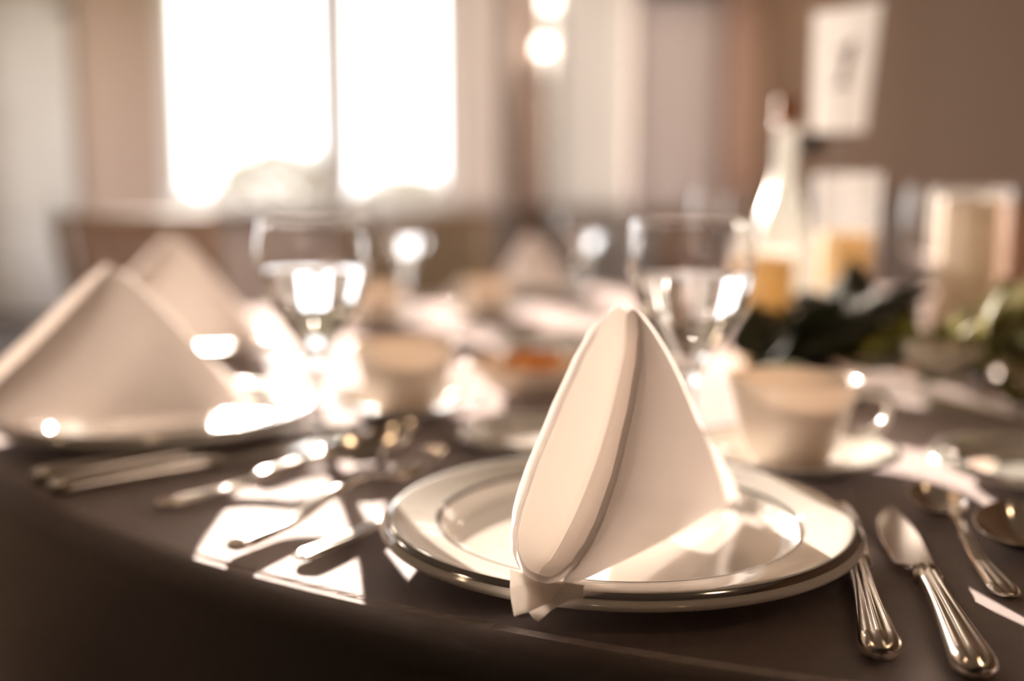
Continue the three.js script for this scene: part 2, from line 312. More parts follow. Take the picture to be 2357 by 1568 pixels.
plateAt('white dinner plate on the far side of the table, under the small distant napkin', 0.04, -2.27);
plateAt('small white bread plate half hidden behind the sharp napkin', 0.026, -0.795, [0.56, 0.75]);
plateAt('small white bread plate cut by the right edge beside the spoons', 0.388, -0.695, [0.66, 0.75]);
plateAt('white side plate lying behind the coffee cups in the middle of the table', 0.07, -1.36, [0.8, 0.8]);
const cupA = makeCup('white coffee cup at right behind the knives, handle to the right');
const saucerA = makeSaucer('white saucer under the right-hand coffee cup');
saucerA.position.set(...P(0.209, -0.724)); cupA.position.set(...P(0.2065, -0.724, 0.0068)); cupA.rotation.y = -6 * DEG; cupA.scale.set(1.02, 0.97, 1.02);
const cupAt = (x, z, turn, cl, sl) => { copy(saucerA, 'saucer', sl, P(x, z), 0.3); copy(cupA, 'coffee_cup', cl, P(x, z, 0.0068), turn * DEG); };
cupAt(-0.100, -0.915, 60, 'blurred white coffee cup left of centre behind the soup spoon', 'white saucer under the blurred cup left of centre');
cupAt(-0.225, -1.66, 140, 'distant white coffee cup behind the left water goblet', 'distant white saucer behind the left water goblet');
cupAt(-0.045, -1.78, 200, 'distant white coffee cup in front of the olive chair', 'distant white saucer in front of the olive chair');
{ // amber glass in a shallow bowl
  const w = thing('serving_bowl', 'shallow white bowl holding the amber glass, left of the sharp napkin tip', 'bowl', P(0.030, -1.02)); w.scale.set(0.85, 0.95, 0.85);
  part('bowl_body', lathe(profile([[0, 0.0045], [0.036, 0.0045], [0.050, 0.0075], [0.068, 0.0190], [0.082, 0.0320], [0.0885, 0.0372], [0.0912, 0.0376], [0.0915, 0.0356], [0.085, 0.0290], [0.070, 0.0150], [0.052, 0.0035], [0.040, 0.0], [0.036, 0.0], [0.034, 0.0018], [0, 0.0022]], 110), 96), M.cup, w);
  const t = thing('votive_glass', 'low amber glass standing in the shallow white bowl', 'glass', P(0.022, -1.018, 0.0044));
  part('glass_body', lathe(profile([[0, 0.0], [0.026, 0.0], [0.0285, 0.003], [0.031, 0.02], [0.033, 0.037], [0.0322, 0.039], [0.0312, 0.037], [0.0292, 0.02], [0.0265, 0.006], [0, 0.005]], 60), 64), M.amber, t);
  part('candle', lathe(profile([[0, 0.0056], [0.023, 0.0056], [0.0245, 0.012], [0.0235, 0.018], [0, 0.0175]], 30), 48), M.whiteWax, t);
}

// ---------------------------------------------------------------- glasses
function makeGoblet(label) {
  const t = thing('water_goblet', label, 'glass');
  const outer = [[0, 0], [0.030, 0.0], [0.0362, 0.0012], [0.0366, 0.0026], [0.030, 0.0042], [0.015, 0.0068], [0.0065, 0.012], [0.0052, 0.024], [0.0052, 0.040], [0.0056, 0.052], [0.0070, 0.062], [0.0095, 0.071], [0.0150, 0.083], [0.0245, 0.099], [0.0345, 0.117], [0.0402, 0.135], [0.0428, 0.152], [0.0426, 0.166], [0.0408, 0.180], [0.0395, 0.1872]];
  const inner = [[0.0388, 0.1878], [0.0382, 0.1870], [0.0394, 0.180], [0.0411, 0.166], [0.0413, 0.152], [0.0386, 0.135], [0.0327, 0.117], [0.0226, 0.099], [0.0132, 0.086], [0.0060, 0.0785], [0, 0.0765]];
  part('glass_body', lathe(profile([...outer, ...inner], 170), 96), M.glass, t);
  const wall = [[0, 0.0761], [0.0063, 0.0782], [0.0135, 0.0858], [0.0229, 0.099], [0.0330, 0.117], [0.0389, 0.135], [0.0408, 0.1445]];
  part('water', lathe([...profile(wall, 40), ...V2([[0.0408, 0.1450], [0.0395, 0.1445], [0.02, 0.1445], [0, 0.1445]])], 96), M.water, t);
  t.scale.set(1.10, 0.98, 1.10); return t;
}
const gobletA = makeGoblet('large water goblet right behind the tip of the sharp napkin'); gobletA.position.set(...P(0.134, -0.748));
const gobletAt = (label, x, z) => copy(gobletA, 'water_goblet', label, P(x, z), rnd() * 6);
gobletAt('sparkling water goblet between the blurred napkins and the left coffee cup', -0.165, -0.83);
gobletAt('distant water goblet in front of the window curtain side, left of the olive chair', -0.20, -1.85);
gobletAt('distant water goblet just right of the far napkin', 0.142, -2.05);
function makeWine(label) {
  const t = thing('wine_glass', label, 'glass');
  const outer = [[0, 0], [0.028, 0.0], [0.0335, 0.001], [0.0338, 0.0022], [0.028, 0.0035], [0.012, 0.006], [0.0045, 0.013], [0.0036, 0.04], [0.0036, 0.085], [0.0055, 0.102], [0.014, 0.111], [0.027, 0.126], [0.0352, 0.146], [0.0370, 0.164], [0.0350, 0.188], [0.0308, 0.214], [0.0292, 0.222]];
  const inner = [[0.0286, 0.2225], [0.0283, 0.2218], [0.0298, 0.214], [0.0340, 0.188], [0.0359, 0.164], [0.0341, 0.146], [0.026, 0.128], [0.013, 0.1145], [0, 0.111]];
  part('glass_body', lathe(profile([...outer, ...inner], 150), 80), M.glass, t);
  return t;
}
const wineA = makeWine('empty wine glass on the far side, left of the clear bottle'); wineA.position.set(...P(0.345, -1.72));
copy(wineA, 'wine_glass', 'second empty wine glass, behind the bottle on the far side', P(0.43, -1.86), 1);
copy(wineA, 'wine_glass', 'empty wine glass right of the place card, above the greenery', P(0.555, -1.33), 2);

// ---------------------------------------------------------------- napkins
function makeNapkin(label) {
  const t = thing('folded_napkin', label, 'napkin');
  const A = [0, 0.1368, 0], F = [0, 0.0285, 0.110], Rr = [0.0315, 0.0085, -0.096], Ll = [-0.040, 0.0085, -0.098];
  const hw = [[0, 0.0030], [0.03, 0.0078], [0.10, 0.0118], [0.22, 0.0152], [0.40, 0.0180], [0.62, 0.0198], [0.78, 0.0192], [0.87, 0.0174], [0.93, 0.0145], [0.97, 0.0100], [0.99, 0.0056], [1, 0.0]];
  const mid = (q) => [0, lerp(A[1], F[1], q) - 0.004 * Math.sin(Math.PI * q) - 0.002 * smooth(0.9, 1, q), lerp(A[2], F[2], q) + 0.001 * Math.sin(Math.PI * q)];
  const lip = (q, s) => { const p = mid(q), w = interp(hw, q); return [s * w, p[1] + (s > 0 ? 0 : 0.0015), p[2]]; };   // the open edge
  const qs = (v) => 1 - Math.pow(1 - v, 1.25);
  const inn = [0, -0.705, -0.709], uvAt = (a, b) => [a, b];
  // the hollow front
  const inside = (k0, k1) => grid(30, 72, (u, v) => {
    const q = qs(v), w = interp(hw, q), p = mid(q), k = lerp(k0, k1, u);                 // -1 left edge .. 1 right edge, crease at kc
    const d = 0.027 * Math.pow(Math.sin(Math.PI * Math.min(1, 0.10 + 0.90 * q)), 0.65) * smooth(-0.05, 0.10, q) * (1 - smooth(0.90, 1, q));
    const e = k < kc ? (k + 1) / (kc + 1) : (1 - k) / (1 - kc), shape = k < kc ? Math.pow(e, 0.82) : Math.pow(e, 0.70);
    const dd = d * (shape - 0.07 * Math.exp(-Math.pow((1 - e) / 0.10, 2)));
    return [k * w, p[1] + inn[1] * dd + (k < kc ? 0.0015 * (1 - e) : 0), p[2] + inn[2] * dd, uvAt(k * w * 1.8, q * 0.16)];
  });
  const kc = -0.10;
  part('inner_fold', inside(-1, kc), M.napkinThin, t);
  part('inner_fold', inside(kc, 1), M.napkin, t);
  // outside panels from the open edge round to the back ridges
  const ridge = (q, B, s) => [lerp(A[0], B[0], q) + s * 0.0035 * Math.sin(Math.PI * Math.pow(q, 0.7)) + s * 0.002 * smooth(0, 0.06, q), lerp(A[1] + 0.0006, B[1], q) + 0.009 * Math.sin(Math.PI * Math.pow(q, 0.75)) - 0.0035 * Math.sin(2 * Math.PI * q) * smooth(0.4, 1, q), lerp(A[2] - 0.002, B[2], q)];
  const side = (s, B) => grid(40, 64, (u, v) => {
    const q = qs(v), l = lip(q, s), g = ridge(q, B, s);
    const over = smooth(0.93, 1, q), y0 = l[1] - 0.0075 * over, z0 = l[2] + 0.001 * over;
    const x0 = l[0], e = Math.sin(Math.PI * u), near = Math.exp(-Math.pow(u / 0.14, 2)) * (1 - Math.exp(-Math.pow(u / 0.04, 2)));
    const out = 0.0052 * e * Math.sin(Math.PI * Math.min(1, q * 0.9 + 0.05)) + 0.0016 * near * smooth(0.05, 0.2, q) * (1 - smooth(0.6, 0.9, q));
    return [lerp(x0, g[0], u) + s * out, lerp(y0, g[1], u) + 0.25 * out - 0.002 * Math.sin(Math.PI * u) * smooth(0.8, 1, q), lerp(z0, g[2], u) + 0.2 * out, [lerp(0, 0.2, u), q * 0.16]];
  });
  part('side_fold', side(1, Rr), M.napkin, t);
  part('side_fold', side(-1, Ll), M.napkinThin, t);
  // back: two layers folded in to a valley
  part('back_fold', grid(32, 40, (u, v) => {
    const q = v, a = ridge(q, Rr, 1), b = ridge(q, Ll, -1), val = 0.030 * Math.sin(Math.PI * u) * q;
    return [lerp(a[0], b[0], u), lerp(a[1], b[1], u) + 0.3 * val, lerp(a[2], b[2], u) + val, [u * 0.1, q * 0.2]];
  }), M.napkin, t);
  // a second layer peeping out along the right back ridge
  part('back_layer', grid(10, 40, (u, v) => {
    const q = 0.55 + 0.45 * v, a = ridge(q, Rr, 1), w = 0.009 * smooth(0.55, 0.95, q);
    return [a[0] - 0.001 + w * u * 0.8, a[1] - 0.0005 + 0.004 * Math.sin(Math.PI * u) * smooth(0.5, 1, q), a[2] - 0.001 - w * 0.9 * u, [u * 0.02, q * 0.2]];
  }), M.napkin, t);
  // the soft open edge: a half round strip of cloth from the inner to the outer layer, right side and foot
  const loop = [];
  for (let k = 0; k <= 44; k++) loop.push(new THREE.Vector3(...lip(qs(k / 44), -1)));
  for (let k = 43; k >= 0; k--) loop.push(new THREE.Vector3(...lip(qs(k / 44), 1)));
  const path = new THREE.CatmullRomCurve3(loop), up = new THREE.Vector3(0, 0.707, 0.707);
  part('rolled_edge', grid(10, 220, (u, v) => {
    const p = path.getPoint(v), d = path.getTangent(v), o = new THREE.Vector3().crossVectors(up, d).normalize().negate();   // outward in the plane of the opening
    const r = lerp(0.0013, 0.0017, smooth(0.40, 0.60, v)) * (0.4 + 0.6 * Math.min(1, Math.min(v, 1 - v) * 20));
    const a = lerp(-0.2, 1.2, u) * Math.PI, c = -Math.cos(a) * r + 0.0003, h = Math.sin(a) * r;
    return [p.x + c * o.x, p.y + c * o.y + h * 0.707, p.z + c * o.z + h * 0.707, [u * 0.01, v * 0.32]];
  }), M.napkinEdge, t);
  // single layers standing out beyond the left edge, lit through by the window
  const hem = (w0, w1, lift) => grid(6, 70, (u, v) => {
    const q = lerp(0.0, 0.93, qs(v)), p = lip(q, -1), w = lerp(w0, w1, u) * smooth(0, 0.08, q) * (1 - 0.6 * smooth(0.7, 0.93, q));
    return [p[0] - w, p[1] + lift - 0.12 * w, p[2] - 0.35 * w - lift, [u * 0.01, q * 0.16]];
  });
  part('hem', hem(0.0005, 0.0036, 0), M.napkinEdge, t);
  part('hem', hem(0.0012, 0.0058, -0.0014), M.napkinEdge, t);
  // bright single fold along the right back ridge
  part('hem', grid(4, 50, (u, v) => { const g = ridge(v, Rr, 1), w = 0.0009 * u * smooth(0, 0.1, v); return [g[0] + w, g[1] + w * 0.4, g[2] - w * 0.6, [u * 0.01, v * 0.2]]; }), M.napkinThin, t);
  // two loose corners hanging over the rim
  const flap = (pts, z) => { const g = new THREE.ExtrudeGeometry(new THREE.Shape(V2(pts)), { depth: 0.0011, bevelEnabled: true, bevelThickness: 0.0003, bevelSize: 0.0003, bevelSegments: 2, curveSegments: 4, steps: 1 }); g.translate(0, 0, z); const p = g.attributes.position; for (let k = 0; k < p.count; k++) { const dy = 0.0262 - p.getY(k); if (dy > 0) { p.setZ(k, p.getZ(k) + dy * 0.75); p.setY(k, 0.0262 - dy * 0.86); } } g.computeVertexNormals(); return g; };
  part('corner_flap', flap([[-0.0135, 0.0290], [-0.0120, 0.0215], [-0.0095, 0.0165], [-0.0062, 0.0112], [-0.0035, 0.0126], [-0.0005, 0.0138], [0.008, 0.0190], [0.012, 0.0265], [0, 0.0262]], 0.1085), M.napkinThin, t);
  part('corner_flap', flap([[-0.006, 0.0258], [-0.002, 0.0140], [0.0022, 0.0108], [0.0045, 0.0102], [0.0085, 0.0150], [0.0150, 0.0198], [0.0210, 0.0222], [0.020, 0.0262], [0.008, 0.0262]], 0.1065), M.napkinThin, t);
  return t;
}
const napkinA = makeNapkin('white napkin folded into a peak, in sharp focus on the foreground plate');
napkinA.position.set(...P(0.0597, -0.519, 0.002)); napkinA.rotation.y = -26 * DEG;
const napkinAt = (label, x, z, turn) => copy(napkinA, 'folded_napkin', label, P(x, z, 0.002), turn * DEG);
napkinAt('white napkin folded into a peak, largest blurred one at the left edge', -0.343, -0.845, -53).scale.set(1.10, 1.03, 1.10);
napkinAt('white napkin folded into a peak, behind the left one beside the brown chair', -0.447, -1.31, -72).scale.set(1.18, 1.16, 1.18);
napkinAt('small white napkin folded into a peak on the far side of the table', 0.045, -2.25, -150);

// ---------------------------------------------------------------- cutlery: handle end at the origin, the head towards -z
function handle(len, wEnd, wNeck, hEnd, hNeck, lift) {
  const M_ = 72, N = 72;
  return grid(M_, N, (u, v) => {
    const s = Math.pow(v, 1.4) * len, q = s / len;
    const cap = Math.min(1, s / 0.013), round = Math.sqrt(Math.max(0, 1 - (1 - cap) ** 2));
    const w = lerp(wEnd, wNeck, smooth(0.0, 1, Math.pow(q, 0.8))) * (0.18 + 0.82 * round) * (v === 0 ? 0.001 : 1), h = lerp(hEnd, hNeck, q) * (0.45 + 0.55 * round) * (v === 0 ? 0.001 : 1);
    const a = u * 2 * Math.PI, cx = Math.sign(Math.cos(a)) * Math.pow(Math.abs(Math.cos(a)), 0.75), sy = Math.sign(Math.sin(a)) * Math.pow(Math.abs(Math.sin(a)), 0.75);
    const rib = Math.max(0, sy) * 0.0021 * (Math.pow(Math.abs(Math.cos(1.5 * Math.PI * cx)), 0.45) - 0.35) * round * smooth(0.0005, 0.007, s) * (1 - 0.35 * q) * (wEnd / 0.019);
    return [cx * w / 2, lift(q) + sy * h / 2 + rib, -s];
  }, true);
}
const collar = (w, h, z, y, len = 0.004) => grid(28, 10, (u, v) => { const a = u * 2 * Math.PI, b = 0.72 + 0.28 * Math.sin(Math.PI * v); return [Math.cos(a) * w / 2 * b, y + Math.sin(a) * h / 2 * b, z - len * v]; }, true);
// a flat solid from an outline in (x, -z), thickness from th(x,z)
function slab(outline, th, y = 0) {
  const g = new THREE.ExtrudeGeometry(new THREE.Shape(V2(outline)), { depth: th - 0.0006, bevelEnabled: true, bevelThickness: 0.0003, bevelSize: 0.0004, bevelSegments: 2, curveSegments: 16 });
  return g.rotateX(-Math.PI / 2).translate(0, y, 0);
}
function makeKnife(label) {
  const t = thing('table_knife', label, 'knife');
  part('handle', handle(0.108, 0.0195, 0.0105, 0.0100, 0.0085, (q) => 0.0055), M.silver, t);
  part('collar', mergeGeometries([collar(0.0150, 0.0105, -0.1065, 0.0055), collar(0.0125, 0.0092, -0.1105, 0.0055), collar(0.0155, 0.0100, -0.1150, 0.0055, 0.0045)]), M.silver, t);
  const s = [[-0.004, 0.116], [0.0052, 0.116], [0.0060, 0.122]];
  for (let k = 0; k <= 16; k++) { const q = k / 16; s.push([0.0066 + 0.001 * Math.sin(Math.PI * q) - 0.0045 * Math.pow(q, 6), lerp(0.126, 0.228, q)]); }
  for (let k = 0; k <= 16; k++) { const q = 1 - k / 16; s.push([-0.0125 + 0.0125 * Math.pow(q, 5) - 0.001 * Math.sin(Math.PI * q), lerp(0.128, 0.229, q)]); }
  s.push([-0.0115, 0.1262], [-0.0060, 0.1255]);
  part('blade', slab(s, 0.0018, 0.0046), M.silver, t);
  return t;
}
function bowl(L, W, depth, z0, y0) {     // spoon bowl: rim in a plane at y0, heel at z0
  const f = (off) => grid(48, 14, (u, v) => {
    const a = u * 2 * Math.PI, c = -Math.cos(a), q = (1 + c) / 2, r = v;
    const wid = W / 2 * (0.86 + 0.28 * (1 - q)) * Math.sin(a) * (1 - 0.10 * q), z = z0 - L * (0.5 + 0.5 * c * r) - (r < 1 ? 0 : 0);
    return [wid * r, y0 - depth * (1 - r * r) - off + 0.0015 * c * r, z];
  });
  const inside = f(0), under = f(0.0011);
  const rim = grid(48, 6, (u, v) => { const a = u * 2 * Math.PI, c = -Math.cos(a), q = (1 + c) / 2, b = v * Math.PI; const k = 1 + 0.025 * Math.sin(b); const wid = W / 2 * (0.86 + 0.28 * (1 - q)) * Math.sin(a) * (1 - 0.10 * q); return [wid * k, y0 + 0.0015 * c - 0.0011 * (1 - Math.cos(b)) / 2, z0 - L * (0.5 + 0.5 * c * k)]; });
  return mergeGeometries([inside, under, rim]);
}
function makeSpoon(label, L, bl, bw) {
  const t = thing('spoon', label, 'spoon');
  const neck = L - bl;
  part('handle', handle(neck + 0.004, 0.0160, 0.0046, 0.0036, 0.0034, (q) => 0.0028 + 0.0095 * smooth(0.35, 0.85, q) - 0.0025 * smooth(0.88, 1, q)), M.silver, t);
  part('collar', mergeGeometries([collar(0.0098, 0.0046, -neck * 0.60, 0.0075, 0.003), collar(0.0092, 0.0046, -neck * 0.60 - 0.0032, 0.0077, 0.003)]), M.silver, t);
  part('bowl', bowl(bl, bw, bl * 0.17, -neck, 0.0022 + bl * 0.17), M.silver, t);
  return t;
}
function makeFork(label) {
  const t = thing('fork', label, 'fork');
  const n = 0.128;
  part('handle', handle(n, 0.0165, 0.0052, 0.0050, 0.0042, (q) => 0.0036 + 0.0105 * smooth(0.3, 0.9, q)), M.silver, t);
  part('collar', mergeGeometries([collar(0.0100, 0.0060, -0.098, 0.0125, 0.003), collar(0.0095, 0.0058, -0.1012, 0.0130, 0.003)]), M.silver, t);
  const y = (z) => { const q = (z - n) / 0.082; return 0.0141 - 0.0085 * Math.sin(Math.PI * Math.min(1, q * 1.15) * 0.75) + 0.010 * Math.pow(Math.max(0, q), 3) * 0.9; };
  const strip = (z0, z1, half, thick, cx) => grid(12, 14, (u, v) => { const z = lerp(z0, z1, v), a = u * 2 * Math.PI, w = half(v); return [cx(v) + Math.cos(a) * w, y(z) + Math.sin(a) * thick(v), -z]; }, true);
  part('head', strip(n - 0.004, n + 0.036, (v) => lerp(0.0028, 0.0122, smooth(0.05, 0.75, v)), (v) => 0.0013, () => 0), M.silver, t);
  for (let k = 0; k < 4; k++) { const x = -0.0102 + k * 0.0068; part('tine', strip(n + 0.033, n + 0.082, (v) => lerp(0.0021, 0.0009, v), (v) => lerp(0.0012, 0.0007, v), (v) => x * (1 - 0.06 * v)), M.silver, t); }
  return t;
}
// lay a piece with its handle end at a and its head towards b
function lay(o, [ax, az], [bx, bz], y = 0) { o.position.set(...P(ax, az, y)); o.rotation.y = Math.atan2(-(bx - ax), -(bz - az)); return o; }
const dup = (src, name, label) => copy(src, name, label, [0, 0, 0], 0);
const knife = lay(makeKnife('silver table knife nearest the foreground plate, its blade beside the rim'), [0.1545, -0.395], [0.200, -0.58]);
lay(dup(knife, 'table_knife', 'silver table knife with broad blade, second from the foreground plate'), [0.1875, -0.378], [0.235, -0.60]);
lay(dup(knife, 'table_knife', 'blurred silver knife lying closest to the left dinner plate'), [-0.334, -0.674], [-0.230, -0.7565]);
lay(dup(knife, 'table_knife', 'blurred silver knife, second from the left dinner plate'), [-0.310, -0.647], [-0.206, -0.7295]);
lay(dup(knife, 'table_knife', 'blurred silver knife beside the second napkin on the left'), [-0.44, -1.19], [-0.22, -1.19]);
const tea = lay(makeSpoon('silver teaspoon right of the knives, its bowl toward the bread plate', 0.172, 0.056, 0.033), [0.2435, -0.466], [0.270, -0.63]);
lay(dup(tea, 'spoon', 'blurred silver teaspoon between the left knives and the soup spoon'), [-0.182, -0.688], [-0.112, -0.786]);
const soup = lay(makeSpoon('large dark shining soup spoon cut by the right edge', 0.205, 0.076, 0.053), [0.2385, -0.385], [0.306, -0.60]);
lay(dup(soup, 'spoon', 'blurred silver soup spoon with bluish bowl in front of the left cup'), [-0.228, -0.618], [-0.075, -0.770]);
const fork = lay(makeFork('silver fork farther left of the foreground plate, tines toward the cup'), [-0.157, -0.534], [-0.049, -0.733]);
lay(dup(fork, 'fork', 'silver fork close to the foreground plate, partly under its rim'), [-0.1165, -0.5215], [-0.030, -0.66]).scale.y = 0.6;

// ---------------------------------------------------------------- centrepiece
{ // clear bottle with a copper-coloured stopper
  const t = thing('bottle', 'tall clear glass bottle with an orange stopper among the candles', 'bottle', P(0.352, -1.30));
  part('bottle_body', lathe(profile([[0, 0.002], [0.030, 0.0], [0.0345, 0.003], [0.0355, 0.02], [0.0355, 0.12], [0.0345, 0.155], [0.029, 0.185], [0.0195, 0.215], [0.0142, 0.240], [0.0130, 0.27], [0.0128, 0.292], [0.0150, 0.294], [0.0150, 0.303], [0.0128, 0.305], [0.0105, 0.303], [0.0105, 0.27], [0.0115, 0.242], [0.017, 0.213], [0.027, 0.182], [0.0325, 0.152], [0.0335, 0.12], [0.0335, 0.02], [0.031, 0.006], [0, 0.008]], 160), 72), M.bottle, t);
  part('stopper', lathe(profile([[0, 0.296], [0.0098, 0.296], [0.0100, 0.306], [0.0135, 0.308], [0.0140, 0.328], [0.012, 0.332], [0, 0.333]], 40), 40), M.cork, t);
}
function hurricane(label, candleLabel, x, z, r, h, cr, ch, wax) {
  const t = thing('glass_vase', label, 'vase', P(x, z));
  part('glass_body', lathe(V2([[0, 0.003], [r - 0.004, 0.003], [r - 0.001, 0.004], [r, 0.008], [r, h]]), 80), M.vaseGlass, t);
  part('rim', new THREE.TorusGeometry(r, 0.0011, 12, 80).rotateX(Math.PI / 2).translate(0, h, 0), M.glass, t);
  part('foot', lathe(profile([[0, 0], [r - 0.003, 0], [r + 0.0008, 0.0015], [r + 0.0008, 0.004], [r - 0.003, 0.0055], [0, 0.0055]], 24), 64), M.glass, t);
  const c = thing('pillar_candle', candleLabel, 'candle', P(x, z, 0.0062));
  part('wax', lathe(profile([[0, 0], [cr - 0.001, 0], [cr, 0.003], [cr, 0.02], [cr, ch - 0.006], [cr - 0.003, ch], [cr * 0.6, ch - 0.004], [0, ch - 0.006]], 60), 56), wax, c);
  part('wick', new THREE.TubeGeometry(new THREE.CatmullRomCurve3([[0, ch - 0.008, 0], [0.0005, ch + 0.004, 0], [0.003, ch + 0.011, 0]].map((p) => new THREE.Vector3(...p))), 8, 0.0009, 8), M.wick, c);
}
hurricane('tall clear glass cylinder around a cream candle below the place card', 'cream candle inside the glass cylinder below the place card', 0.437, -1.31, 0.040, 0.238, 0.0325, 0.150, M.wax);
hurricane('short glass cylinder around an amber candle in front of the bottle', 'amber candle in front of the clear bottle', 0.300, -1.17, 0.0345, 0.150, 0.029, 0.128, M.wax);
hurricane('tall glass cylinder at right around a white candle above the greenery', 'white candle inside the right glass cylinder', 0.520, -1.14, 0.042, 0.215, 0.031, 0.190, M.whiteWax);
{ // a copper-coloured cylinder cut by the right edge
  const t = thing('copper_vase', 'brown copper cylinder vase cut by the right edge of the photograph', 'vase', P(0.612, -1.16));
  part('vase_body', lathe(profile([[0, 0], [0.046, 0], [0.05, 0.004], [0.049, 0.06], [0.048, 0.13], [0.050, 0.196], [0.051, 0.200], [0.0495, 0.201], [0.0480, 0.196], [0.0465, 0.13], [0.047, 0.02], [0.044, 0.006], [0, 0.006]], 80), 72), M.copper, t);
  part('rim', new THREE.TorusGeometry(0.0502, 0.0018, 12, 72).rotateX(Math.PI / 2).translate(0, 0.2, 0), M.copper, t);
}
{ // place card on a wire stem: white sheet, slightly curled, with a handwritten numeral
  const cv = document.createElement('canvas'); cv.width = 256; cv.height = 420; const k = cv.getContext('2d');
  k.fillStyle = '#ece6e2'; k.fillRect(0, 0, 256, 420); k.fillStyle = '#5d4a44'; k.font = 'italic bold 210px serif'; k.textAlign = 'center'; k.textBaseline = 'middle'; k.fillText('1', 128, 190);
  const tx = new THREE.CanvasTexture(cv); tx.colorSpace = THREE.SRGBColorSpace;
  const paper = phys([1, 1, 1], 0.85, { map: tx, transmission: 0.25, thickness: 0, side: THREE.DoubleSide });
  const t = thing('place_card', 'white table card with a dark numeral on a wire stem above the candles', 'card', P(0.452, -1.40), -8 * DEG);
  const w = 0.085, h = 0.162, y0 = 0.298;
  part('card_sheet', grid(16, 20, (u, v) => { const taper = lerp(0.86, 1.04, v); return [(u - 0.5) * w * taper - 0.004 + 0.004 * v, y0 + v * h + 0.014 * (u - 0.4) * v, 0.012 * (u - 0.5) ** 2 * 4 + 0.012 * v * v, [u, v]]; }), paper, t);
  part('stem', new THREE.TubeGeometry(new THREE.CatmullRomCurve3([[0, 0.0, -0.004], [0.001, 0.12, -0.003], [0, 0.24, -0.002], [0, 0.40, 0.004]].map((p) => new THREE.Vector3(...p))), 30, 0.0013, 8), M.black, t);
  part('card_base', lathe(profile([[0, 0], [0.021, 0], [0.022, 0.003], [0.016, 0.007], [0.004, 0.009], [0, 0.0095]], 30), 40), M.black, t);
  const clip = new THREE.TorusKnotGeometry(0.008, 0.0036, 80, 10, 2, 3); clip.scale(1.5, 0.9, 0.7).rotateZ(0.6).translate(-0.036, 0.282, 0.004);
  part('bow', clip, M.black, t);
  part('bow_arm', new THREE.TubeGeometry(new THREE.CatmullRomCurve3([[-0.034, 0.281, 0.003], [-0.02, 0.276, 0.0], [0, 0.272, -0.002]].map((p) => new THREE.Vector3(...p))), 12, 0.0012, 8), M.black, t);
}
// garland of leaves: each leaf a part
function leafGeo(L, W, curl) {
  return grid(4, 8, (u, v) => { const k = (u - 0.5) * 2, w = W / 2 * Math.pow(Math.sin(Math.PI * Math.min(0.985, Math.pow(v, 0.8))), 0.8); return [k * w, curl * (v * v) * L - 0.35 * w * k * k + 0.1 * w * Math.abs(k), -v * L]; });
}
const leafShapes = [leafGeo(0.095, 0.066, -0.25), leafGeo(0.08, 0.052, 0.2), leafGeo(0.07, 0.048, -0.4)];
const smallLeaf = [leafGeo(0.046, 0.031, -0.3), leafGeo(0.038, 0.028, 0.15), leafGeo(0.055, 0.026, -0.2)];
function sprig(label, path, n, shapes, mats, spread, lift) {
  const t = thing('leaf_sprig', label, 'greenery');
  const c = new THREE.CatmullRomCurve3(path.map((p) => new THREE.Vector3(p[0], T + p[1], p[2])));
  part('stem', new THREE.TubeGeometry(c, 40, 0.0019, 8), M.stem, t);
  for (let k = 0; k < n; k++) {
    const q = (k + 0.3 + 0.4 * rnd()) / n, p = c.getPointAt(q), d = c.getTangentAt(q), yaw = Math.atan2(-d.x, -d.z) + (k % 2 ? 1 : -1) * (0.5 + 0.9 * rnd()) * spread;
    const m = part('leaf', shapes[k % shapes.length], mats[Math.floor(rnd() * mats.length)], t);
    m.position.copy(p); m.rotation.set((rnd() * 0.9 + lift), yaw, (rnd() - 0.5) * 1.2, 'YXZ'); m.updateMatrixWorld();
    const low = new THREE.Box3().setFromObject(m, true).min.y; if (low < T + 0.0015) m.position.y += T + 0.0015 - low;
  }
  return t;
}
sprig('clump of large dark green leaves below the candles', [[0.25, 0.030, -1.05], [0.30, 0.055, -1.06], [0.345, 0.072, -1.075], [0.385, 0.088, -1.10]], 30, leafShapes, [M.leafDark, M.leafDark, M.leafDark], 1, -0.15);
sprig('dark leafy sprig lying on the cloth behind the right coffee cup', [[0.24, 0.020, -1.03], [0.31, 0.035, -1.015], [0.38, 0.040, -1.02], [0.44, 0.030, -1.04]], 22, leafShapes, [M.leafDark, M.leafDark, M.leafMid], 1, -0.2);
sprig('pale sage leaf sprig in the middle of the greenery', [[0.375, 0.030, -0.90], [0.425, 0.065, -0.92], [0.48, 0.080, -0.94], [0.55, 0.070, -0.96]], 40, smallLeaf, [M.leafPale, M.leafPale, M.leafMid], 1.2, 0.5);
sprig('green leaf sprig trailing forward at the right of the greenery', [[0.56, 0.085, -1.00], [0.52, 0.070, -0.95], [0.487, 0.045, -0.90], [0.45, 0.015, -0.86]], 30, smallLeaf, [M.leafMid, M.leafPale, M.leafPale], 1.1, 0.5);
sprig('dark leaf sprig running out at the right edge of the greenery', [[0.46, 0.02, -1.06], [0.54, 0.045, -1.05], [0.60, 0.050, -1.03], [0.66, 0.030, -1.02]], 24, [...leafShapes.slice(1), smallLeaf[2]], [M.leafDark, M.leafMid, M.leafDark], 1.1, -0.1);
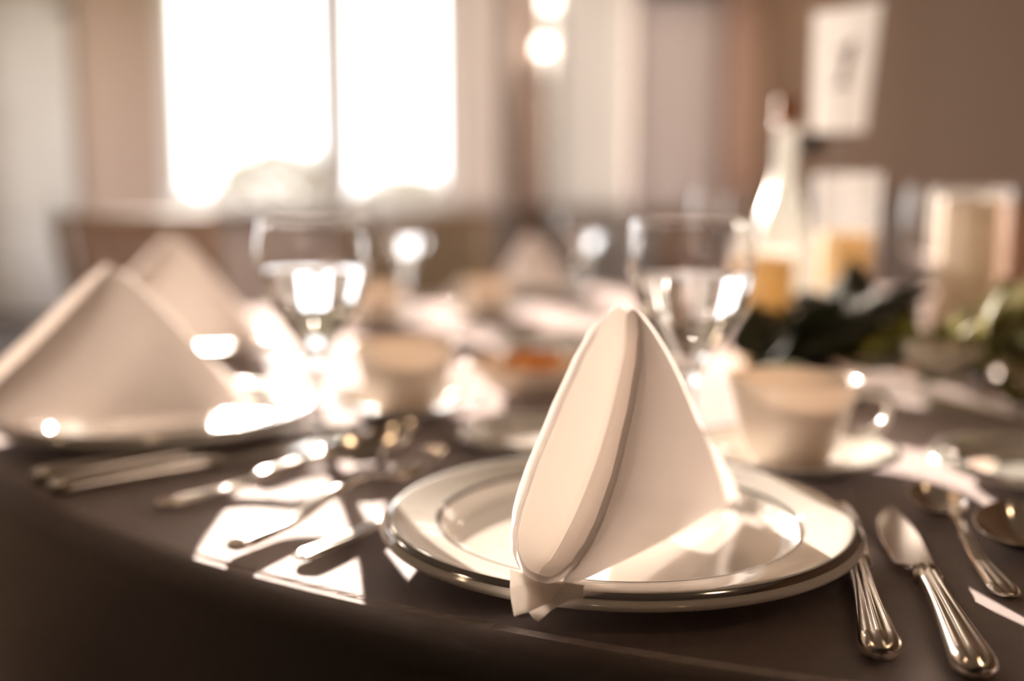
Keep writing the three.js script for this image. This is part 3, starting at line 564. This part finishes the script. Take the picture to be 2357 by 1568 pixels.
{ // one pale flower in the greenery
  const t = thing('white_flower', 'round pale flower among the green leaves right of the cup', 'flower', P(0.388, -0.885, 0.042));
  for (let ring = 0; ring < 4; ring++) for (let k = 0; k < 5 + ring * 2; k++) {
    const a = (k + ring * 0.5) / (5 + ring * 2) * 6.283, tilt = 1.25 - ring * 0.33, s = 0.021 + ring * 0.006;
    const g = grid(6, 6, (u, v) => { const kx = (u - 0.5) * 2, w = Math.sin(Math.PI * Math.min(0.9, 0.12 + v * 0.8)); return [kx * s * 0.62 * w, 0.32 * s * kx * kx + 0.25 * s * v * v, -v * s]; });
    const m = part('petal', g, M.petal, t); m.rotation.set(tilt, a, 0, 'YXZ');
  }
  part('heart', new THREE.SphereGeometry(0.006, 20, 14).scale(1, 0.8, 1).translate(0, 0.006, 0), M.leafPale, t);
}

// ---------------------------------------------------------------- chairs
function makeChair(label, fabric) {
  const t = thing('banquet_chair', label, 'chair');
  const back = (w0, w1, y0, y1, z, th) => grid(24, 16, (u, v) => { const a = u * 2 * Math.PI, k = Math.cos(a), w = lerp(w0, w1, v) / 2, cx = Math.sign(k) * Math.pow(Math.abs(k), 0.35), sz = Math.sign(Math.sin(a)) * Math.pow(Math.abs(Math.sin(a)), 0.5), e = Math.sin(Math.PI * Math.min(1, Math.max(0, v))) ** 0.15; return [cx * w * lerp(0.96, 1, e), lerp(y0, y1, v), z + (v - 0.3) * 0.09 + sz * th * (0.4 + 0.6 * e) - 0.02 * (1 - cx * cx) * -1]; }, true);
  part('backrest', back(0.33, 0.37, 0.55, 0.90, 0.22, 0.022), fabric, t);
  for (const s of [-1, 1]) part('back_post', new THREE.TubeGeometry(new THREE.CatmullRomCurve3([[s * 0.185, 0.44, 0.205], [s * 0.188, 0.6, 0.222], [s * 0.200, 0.78, 0.262], [s * 0.210, 0.915, 0.29]].map((p) => new THREE.Vector3(...p))), 24, 0.016, 12), M.chairWood, t);
  part('top_rail', rbox(-0.222, 0.222, 0.90, 0.935, 0.268, 0.305, 0.014), M.chairWood, t);
  part('seat', rbox(-0.215, 0.215, 0.41, 0.475, -0.21, 0.215, 0.028), fabric, t);
  part('seat_frame', rbox(-0.205, 0.205, 0.38, 0.412, -0.20, 0.205, 0.008), M.chairWood, t);
  for (const [x, z] of [[-0.18, -0.18], [0.18, -0.18], [-0.18, 0.19], [0.18, 0.19]]) part('leg', new THREE.CylinderGeometry(0.019, 0.013, 0.385, 14).translate(x, 0.1925, z), M.chairWood, t);
  return t;
}
const ring = (deg, r = 1.43) => [[CX + r * Math.sin(deg * DEG), 0, CZ + r * Math.cos(deg * DEG)], deg * DEG];
const chairA = makeChair('brown upholstered chair with tan frame behind the left napkins', M.chairFabric);
{ const [p, a] = ring(-127); chairA.position.set(...p); chairA.rotation.y = a; }
const chairB = makeChair('olive upholstered chair across the table below the curtain', M.chairOlive);
{ const [p, a] = ring(-155); chairB.position.set(...p); chairB.rotation.y = a; }
for (const [d, l] of [[176, 'brown chair on the far side, left of the clear bottle'], [148, 'brown chair on the far side at the right edge, behind the glass cylinders']]) { const [p, a] = ring(d); copy(chairA, 'banquet_chair', l, p, a); }

shade(scene);
renderer.render(scene, camera);
